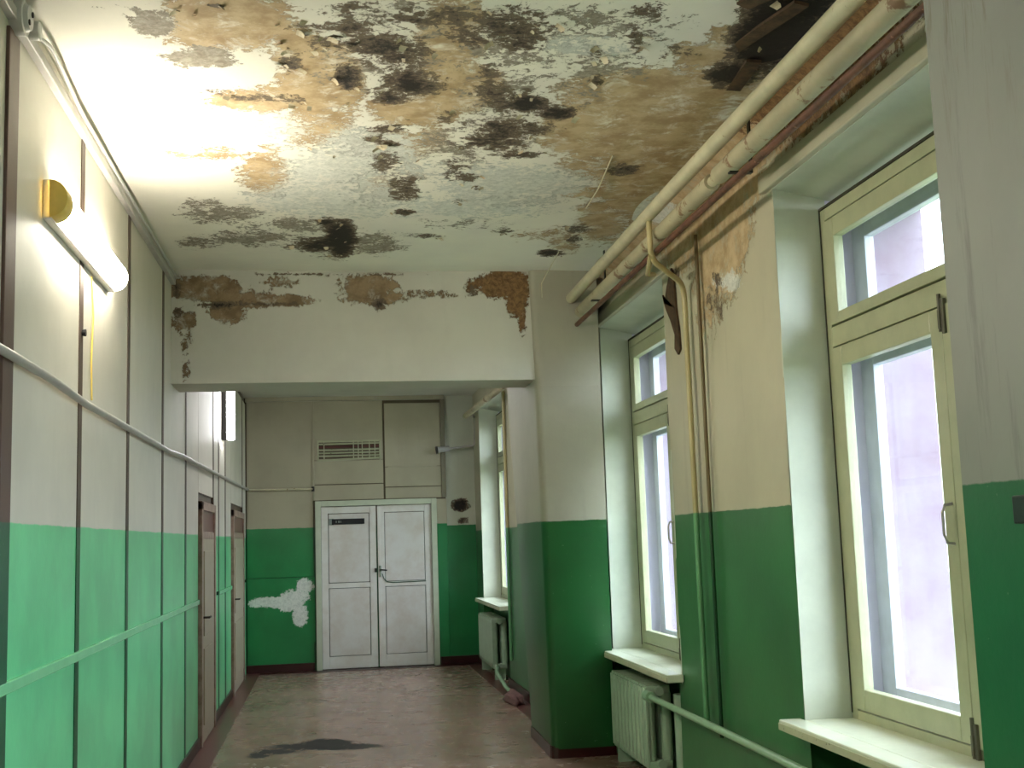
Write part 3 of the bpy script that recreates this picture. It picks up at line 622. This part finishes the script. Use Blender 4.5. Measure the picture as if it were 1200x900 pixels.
# ---------------------------------------------------------------- radiators
def radiator(x, y0, n, z0, z1, label, group='cast iron radiators under the windows', pitch=.095):
    r = thing('radiator', label, 'radiator', (x, y0, 0), group)
    y = y0
    first = None
    for k in range(n):
        if first is None:
            mb = MB()
            yy = y0
            for xx in (x-.055, x+.055):
                pts = [(xx, yy+pitch/2, z0+.02), (xx, yy+pitch/2, z0+.06), (xx, yy+pitch/2, z1-.06), (xx, yy+pitch/2, z1-.02)]
                mb.tube(pts, [.018, .036, .036, .018], 10)
            mb.box(x-.075, x+.075, yy+.006, yy+pitch-.006, z1-.055, z1-.005).box(x-.075, x+.075, yy+.006, yy+pitch-.006, z0+.005, z0+.055)
            mb.box(x-.085, x-.068, yy+.004, yy+pitch-.004, z0+.02, z1-.02)
            first = mb.build('section', M['radiator'], r, smooth=True, bevel=.004)
        else:
            c = first.copy(); COL.objects.link(c); c.parent = r; c.location = (0, pitch*k, 0)
    MB().tube([(x, y0-.03, z1-.04), (x, y0+.01, z1-.04)], .028, 12).build('end_plug', M['radiator'], r, smooth=True)
    MB().tube([(x, y0-.03, z0+.04), (x, y0+.01, z0+.04)], .028, 12).build('end_plug', M['radiator'], r, smooth=True)
    for yy in (y0+pitch*.5, y0+pitch*(n-.5)):
        MB().box(x-.06, x+.06, yy-.015, yy+.015, 0, z0+.02).build('foot', M['radiator'], r)
    return r
radiator(2.01, 7.42, 10, .10, .62, 'pale green ribbed radiator under the middle window, beside the horizontal pipe')
radiator(2.02, 3.35, 14, .10, .60, 'pale green ribbed radiator under the nearest window')
radiator(1.84, 13.35, 13, .12, .68, 'small pale radiator under the far window beside the double door')

# ---------------------------------------------------------------- pipes on the right wall
def bend(pts, r, k=4):
    """round the corners of a polyline"""
    P = [Vector(p) for p in pts]; out = [P[0]]
    for a, b, c in zip(P, P[1:], P[2:]):
        d1 = (a-b).normalized(); d2 = (c-b).normalized(); q = min(r, (a-b).length*.45, (c-b).length*.45)
        s, e = b+d1*q, b+d2*q
        for i in range(k+1):
            t = i/k; out.append(s*(1-t)**2+b*2*t*(1-t)+e*t*t)
    return out+[P[-1]]
o = MB().tube([(1.70, YN-.1, 3.262), (1.70, 5.5, 3.25), (1.70, 8.44, 3.215)], .036, 16).build('heating_pipe', M['pipe_cream'], smooth=True, loc=(1.70, 5.5, 3.25))
tag(o, 'thick cream painted pipe, uppermost of the pipes along the right wall', 'pipe')
o = MB().tube([(1.765, YN-.1, 3.17), (1.765, 5.0, 3.16), (1.765, 5.05, 3.16)], .042, 14).tube([(1.765, 5.15, 3.158), (1.765, 8.5, 3.12)], .040, 14).tube([(1.765, 5.0, 3.16), (1.765, 5.2, 3.158)], .026, 10).build('heating_pipe', M['pipe_flaky'], smooth=True, loc=(1.765, 5.5, 3.15))
tag(o, 'second thick pipe with flaking cream paint, directly under the uppermost pipe', 'pipe')
o = MB().tube([(1.745, YN-.1, 3.065), (1.745, 5.5, 3.055), (1.735, 8.34, 3.03)], .016, 12).build('heating_pipe', M['rust'], smooth=True, loc=(1.745, 5.5, 3.06))
tag(o, 'thin bare rusty pipe with open end, lowest along the top of the right wall', 'pipe')
# hangers carrying the pipes
for y, lab in ((4.78, 'dark steel hanger strap by the gap in the second pipe above the nearest window'), (7.55, 'dark steel hanger strap holding the pipes above the middle window')):
    t = thing('pipe_hanger', lab, 'hanger', (1.735, y, 3.42), 'steel hangers of the top pipes')
    MB().box(1.812, 1.818, y-.015, y+.015, 3.085, 3.425).build('strap', M['dark_metal'], t)
    MB().box(1.715, 1.818, y-.015, y+.015, 3.083, 3.09).build('foot_bar', M['dark_metal'], t)
# risers beside the middle window
o = MB().tube(bend([(1.70, 6.02, 3.205), (1.70, 6.02, 3.00), (1.97, 6.33, 2.93), (1.97, 6.33, 2.6), (1.965, 6.30, .56)], .08), .016, 12).build('riser_pipe', M['pipe_two'], smooth=True, loc=(1.97, 6.3, .56))
tag(o, 'thin bent riser pipe, cream above and green below, right of the middle window', 'pipe')
MB().tube([(1.70, 6.02, 3.02), (1.73, 6.20, 2.96), (1.80, 6.32, 2.985)], .014, 8).build('tee_arm', M['pipe_two'], o, smooth=True)
o = MB().tube([(1.985, 6.12, 3.16), (1.985, 6.12, 2.0), (1.985, 6.12, .50)], .011, 10).build('riser_pipe', M['pipe_dark'], smooth=True, loc=(1.985, 6.12, .56))
tag(o, 'thin straight dark riser pipe just right of the bent riser', 'pipe')
# supply pipe between radiators
o = MB().tube([(1.93, 7.38, .560), (1.93, 6.0, .563), (1.93, 4.7, .558)], .019, 12).build('supply_pipe', M['pipe_green'], smooth=True, loc=(1.93, 6, .56))
tag(o, 'light green horizontal pipe running from the middle radiator along the right wall', 'pipe')
MB().tube([(1.93, 7.30, .560), (1.93, 7.40, .560)], .034, 12).build('valve_nut', M['pipe_green'], o, smooth=True)
o = MB().tube([(2.06, 7.08, 0.0), (2.06, 7.08, .60)], .05, 14).build('standpipe', M['radiator'], smooth=True, loc=(2.06, 7.08, 0))
tag(o, 'short thick pale vertical pipe beside the middle radiator', 'pipe')

# ---------------------------------------------------------------- far bay pipes
o = MB().tube([(1.71, 9.2, 3.02), (1.71, 12, 3.06), (1.71, 14.95, 3.10)], .036, 14).build('heating_pipe', M['pipe_flaky'], smooth=True, loc=(1.71, 12, 3.06))
tag(o, 'thick flaking pipe near the ceiling over the far window beyond the beam', 'pipe')
o = MB().tube(bend([(1.80, 15.0, 3.12), (1.86, 15.2, 3.10), (1.845, 15.2, 2.745), (1.36, 15.2, 2.695)], .05), .014, 10).build('branch_pipe', M['pipe_grey'], smooth=True, loc=(1.845, 15.2, 2.9))
tag(o, 'thin bent pipe dropping beside the far window and turning left above the double door', 'pipe')
MB().tube([(1.52, 15.2, 2.712), (1.36, 15.2, 2.695)], .036, 12).build('sleeve', M['pipe_grey'], o, smooth=True)
MB().tube([(1.37, 15.2, 2.696), (1.345, 15.2, 2.693)], .048, 12).build('sleeve_collar', M['dark_metal'], o, smooth=True)
o = MB().tube([(1.83, 12.45, 3.1), (1.83, 12.45, .30)], .018, 10).build('riser_pipe', M['pipe_two'], smooth=True, loc=(1.83, 12.45, .3))
tag(o, 'thin riser pipe right of the far window beyond the beam', 'pipe')
o = MB().tube(bend([(1.80, 13.30, .16), (1.74, 12.9, .14), (1.74, 12.25, .05), (1.80, 12.2, .0)], .06), .02, 10).build('return_pipe', M['pipe_green'], smooth=True, loc=(1.76, 12.5, 0.1))
tag(o, 'short pale pipe sloping to the floor from the far radiator', 'pipe')
# crumpled thing at the foot of the wall
mb = MB(); rr = random.Random(5)
me = bpy.data.meshes.new('rag'); bmr = bmesh.new(); bmesh.ops.create_icosphere(bmr, subdivisions=3, radius=1)
for v in bmr.verts:
    k = 1+.18*math.sin(v.co.x*6+v.co.y*4)+.12*math.sin(v.co.z*9+v.co.x*5)
    v.co = Vector((v.co.x*.08*k, v.co.y*.26*k, max(v.co.z*.08*k, -.02)))
bmr.to_mesh(me); bmr.free(); me.materials.append(M['rag'])
for p in me.polygons: p.use_smooth = True
o = bpy.data.objects.new('rag', me); COL.objects.link(o); o.location = (1.71, 11.55, .025)
tag(o, 'small faded pinkish crumpled rag on the floor at the foot of the far right wall', 'rag')

# ---------------------------------------------------------------- left wall fittings
pts = [(XL+.03, y, 2.195+.02*math.sin((y-2)*.5)*0+(-.02 if 5 < y < 8 else 0)+max(0, (y-9)*.010)) for y in np.linspace(Y0, 15.29, 30)]
o = MB().tube(pts, .016, 10).build('conduit', M['pipe_grey'], smooth=True, loc=(XL+.03, 5, 2.2))
tag(o, 'long grey conduit running along the whole left wall above the green paint', 'conduit')
o = MB().tube([(XL+.02, YE-.028, 2.25), (-.21, YE-.028, 2.245)], .014, 10).build('conduit', M['pipe_cream'], smooth=True, loc=(-.6, YE-.028, 2.25))
tag(o, 'short conduit across the end wall left of the double door', 'conduit')
MB().box(-.225, -.19, YE-.04, YE, 2.215, 2.275).build('end_clip', M['dark_metal'], o, bevel=.003)

def lamp(name, label, y0, y1, z, mat, grp, drop=0.0):
    t = thing(name, label, 'lamp', (XL, (y0+y1)/2, z), grp)
    MB().box(XL, XL+.035, y0+.01, y1-.01, z-.075, z+.075).build('housing', M['white_plastic'], t, bevel=.006)
    # half-round diffuser
    mb = MB(); N = 10; R1 = .075
    ring = [(XL+.03+.062*math.sin(math.pi*k/N), z-.066*math.cos(math.pi*k/N)) for k in range(N+1)]
    for y in (y0+.10, y1): mb.v += [(x, y, zz) for x, zz in ring]
    mb.f += [(k, k+1, N+2+k, N+1+k) for k in range(N)] + [tuple(range(N+1)), tuple(range(2*N+1, N, -1))]
    mb.build('diffuser', mat, t, smooth=True)
    mb = MB()
    ring = [(XL+.028+.066*math.sin(math.pi*k/N), z-.072*math.cos(math.pi*k/N)) for k in range(N+1)]
    for y in (y0, y0+.105): mb.v += [(x, y, zz) for x, zz in ring]
    mb.f += [(k, k+1, N+2+k, N+1+k) for k in range(N)] + [tuple(range(N+1)), tuple(range(2*N+1, N, -1))]
    mb.build('end_cap', M['cap'], t, smooth=True, bevel=.004)
    return t
lamp('wall_lamp', 'lit tubular fluorescent lamp glowing yellow high on the left wall', 4.50, 5.86, 2.862, M['tube_glow'], None)
lamp('wall_lamp', 'added unseen fill lamp on the left wall behind the viewer', -2.6, -1.1, 2.85, M['tube_glow'], None)  # added out of view to brighten the corridor
lamp('wall_lamp', 'added unseen fill lamp high on the left wall just behind the viewer', .3, 1.7, 3.05, M['fill_glow'], None)  # another added fill light, dimmer and nearer, also out of view
# added fill lamp for the far bay, then the upright wall lamp
t = thing('hidden_fill_lamp', 'added boxy fill lamp on the far bay ceiling hidden behind the beam', 'lamp', (.4, 10.4, H-.008))
MB().box(.25, .55, 9.8, 11.0, H-.06, H-.010).build('housing', M['white_plastic'], t, bevel=.005)
MB().box(.27, .53, 9.82, 10.98, H-.10, H-.058).build('diffuser', M['fill_glow'], t, bevel=.01)
t = thing('wall_lamp', 'tall upright white lit lamp on the left wall beyond the beam', 'lamp', (XL, 12.0, 2.9))
MB().box(XL, XL+.05, 11.93, 12.07, 2.60, 3.24).build('housing', M['dark_metal'], t, bevel=.004)
MB().box(XL+.05, XL+.12, 11.94, 12.06, 2.60, 3.24).build('diffuser', M['tube_glow_far'], t, bevel=.015)

# round junction box with cable at the top left
jb = thing('junction_box', 'round grey junction box where the cables meet at the ceiling corner', 'box', (XL, 4.045, 3.36))
def disc(x0, x1, y, z, r, r2=None):
    return MB().tube([(x0, y, z), (x1, y, z)], [r, r2 or r], 20)
disc(XL, XL+.045, 4.045, 3.355, .062).build('body', M['white_plastic'], jb, smooth=True, bevel=.004)
disc(XL+.045, XL+.06, 4.045, 3.355, .048, .042).build('lid', M['white_plastic'], jb, smooth=True)
disc(XL+.058, XL+.064, 4.065, 3.375, .010).build('screw', M['black'], jb, smooth=True)
disc(XL+.058, XL+.064, 4.025, 3.332, .010).build('screw', M['black'], jb, smooth=True)
disc(XL+.02, XL+.065, 4.16, 3.36, .034).build('cable_gland', M['white_plastic'], jb, smooth=True, bevel=.003)
o = MB().tube(bend([(XL+.03, 4.21, 3.37), (XL+.06, 4.35, 3.385), (XL+.035, 5, 3.378), (XL+.035, 8.1, 3.378)], .1), .008, 8).build('cable', M['white_plastic'], smooth=True, loc=(XL+.03, 5, 3.378))
tag(o, 'thin pale cable running from the junction box along the left ceiling edge', 'cable')
o = MB().tube([(XL-.003, 5.245, 2.485), (XL+.02, 5.245, 2.485)], [.012, .016], 8).build('wall_plug', M['black'], smooth=True, loc=(XL, 5.245, 2.485))
tag(o, 'small black plug hole below the lit lamp', 'plug')
# lamp cable hanging down
o = MB().tube([(XL+.006, 5.42, 2.77), (XL+.006, 5.47, 2.6), (XL+.006, 5.44, 2.4), (XL+.006, 5.46, 2.22)], .004, 6).build('cable', M['cap'], smooth=True, loc=(XL, 5.45, 2.5))
tag(o, 'thin yellowed cable hanging from the lit lamp to the conduit', 'cable')
# hanging wire by the right wall
o = MB().tube([(1.40, 5.55, 3.41), (1.45, 6.1, 3.405), (1.47, 6.5, 3.412)], .004, 6).build('wire', M['pipe_cream'], smooth=True, loc=(1.44, 6, 3.41))
tag(o, 'short pale wire stapled across the brown stain of the ceiling', 'wire')
o = MB().tube([(1.50, 7.5, 3.40), (1.47, 8.0, 3.30), (1.50, 8.17, 3.20), (1.49, 8.17, 3.10)], .004, 6).build('wire', M['pipe_cream'], smooth=True, loc=(1.5, 8, 3.3))
tag(o, 'thin wire hanging from the ceiling in front of the pier beside the beam', 'wire')

# torn brown strip on the wall between middle window and risers
P = [(6.86, 2.98), (6.83, 2.92), (6.76, 3.01), (6.66, 3.10), (6.62, 3.05), (6.60, 2.85), (6.56, 2.72), (6.55, 2.60), (6.60, 2.575), (6.66, 2.62), (6.645, 2.70), (6.72, 2.80), (6.80, 2.88)]
mb = MB(); N = len(P)
mb.v = [(XR-.004, a, b_) for a, b_ in P] + [(XR-.016, a, b_) for a, b_ in P]
mb.f = [tuple(range(N)), tuple(range(2*N-1, N-1, -1))] + [(k, (k+1) % N, N+(k+1) % N, N+k) for k in range(N)]
o = mb.build('torn_wallpaper', M['brown_hole'], loc=(XR, 6.7, 2.8))
tag(o, 'dark brown torn strip of wall covering hanging right of the middle window', 'torn strip')
# enamel plate at the picture's right edge
o = MB().box(XP-.03, XP, 2.20, 2.562, 1.553, 1.618).build('enamel_plate', M['teal'], bevel=.004, loc=(XP, 2.4, 1.56))
tag(o, 'dark teal box on the green paint of the nearest pilaster', 'box')
# ceiling loose boards in the rotten corner
for k, (x, y, a, L) in enumerate(((1.62, 4.05, .2, .5), (1.70, 4.5, -.1, .35), (1.55, 3.75, .5, .3))):
    b = MB().box(-.03, .03, -L/2, L/2, -.012, 0).build('loose_lath', M['brown_hole'], ce)
    b.location = (x, y, H-.006); b.rotation_euler = (.05, .08, a)

# ---------------------------------------------------------------- outside
gd = MB().box(-20, 60, -30, 60, -1.2, -1.0).build('ground', M['ground']); struct(gd)
# tree
tr = thing('tree', 'leafy green tree outside the nearest window beside the lilac wall', 'tree', (9.3, 14.2, -1))
MB().tube([(9.4, 14.2, -1), (9.3, 14.2, 1.5), (9.0, 14.1, 3.2), (8.7, 14.0, 4.2)], [.14, .11, .07, .03], 8).build('trunk', M['bark'], tr, smooth=True)
MB().tube([(9.15, 14.15, 2.4), (8.6, 14.0, 3.0), (8.2, 13.9, 3.5)], [.05, .035, .015], 6).build('branch', M['bark'], tr, smooth=True)
rr = random.Random(11); mb = MB()
for k in range(2600):
    c = rr.choice(((8.55, 14.0, 3.45, .62), (8.9, 14.1, 3.9, .8), (8.35, 13.9, 3.0, .35), (8.9, 14.2, 3.1, .6), (9.4, 14.2, 3.6, .8), (8.2, 14.0, 3.75, .3)))
    d = Vector((rr.gauss(0, 1), rr.gauss(0, 1), rr.gauss(0, 1))).normalized()*(c[3]*rr.random()**.4)
    p = Vector(c[:3])+d; a = Vector((rr.gauss(0, 1), rr.gauss(0, 1), rr.gauss(0, .6))).normalized(); b_ = a.cross(Vector((rr.gauss(0, 1), rr.gauss(0, 1), 1))).normalized()
    L = .075; W = .035
    mb.quad(tuple(p-a*L), tuple(p+b_*W), tuple(p+a*L), tuple(p-b_*W))
o = mb.build('foliage', M['leaf'], tr); o['kind'] = 'stuff'
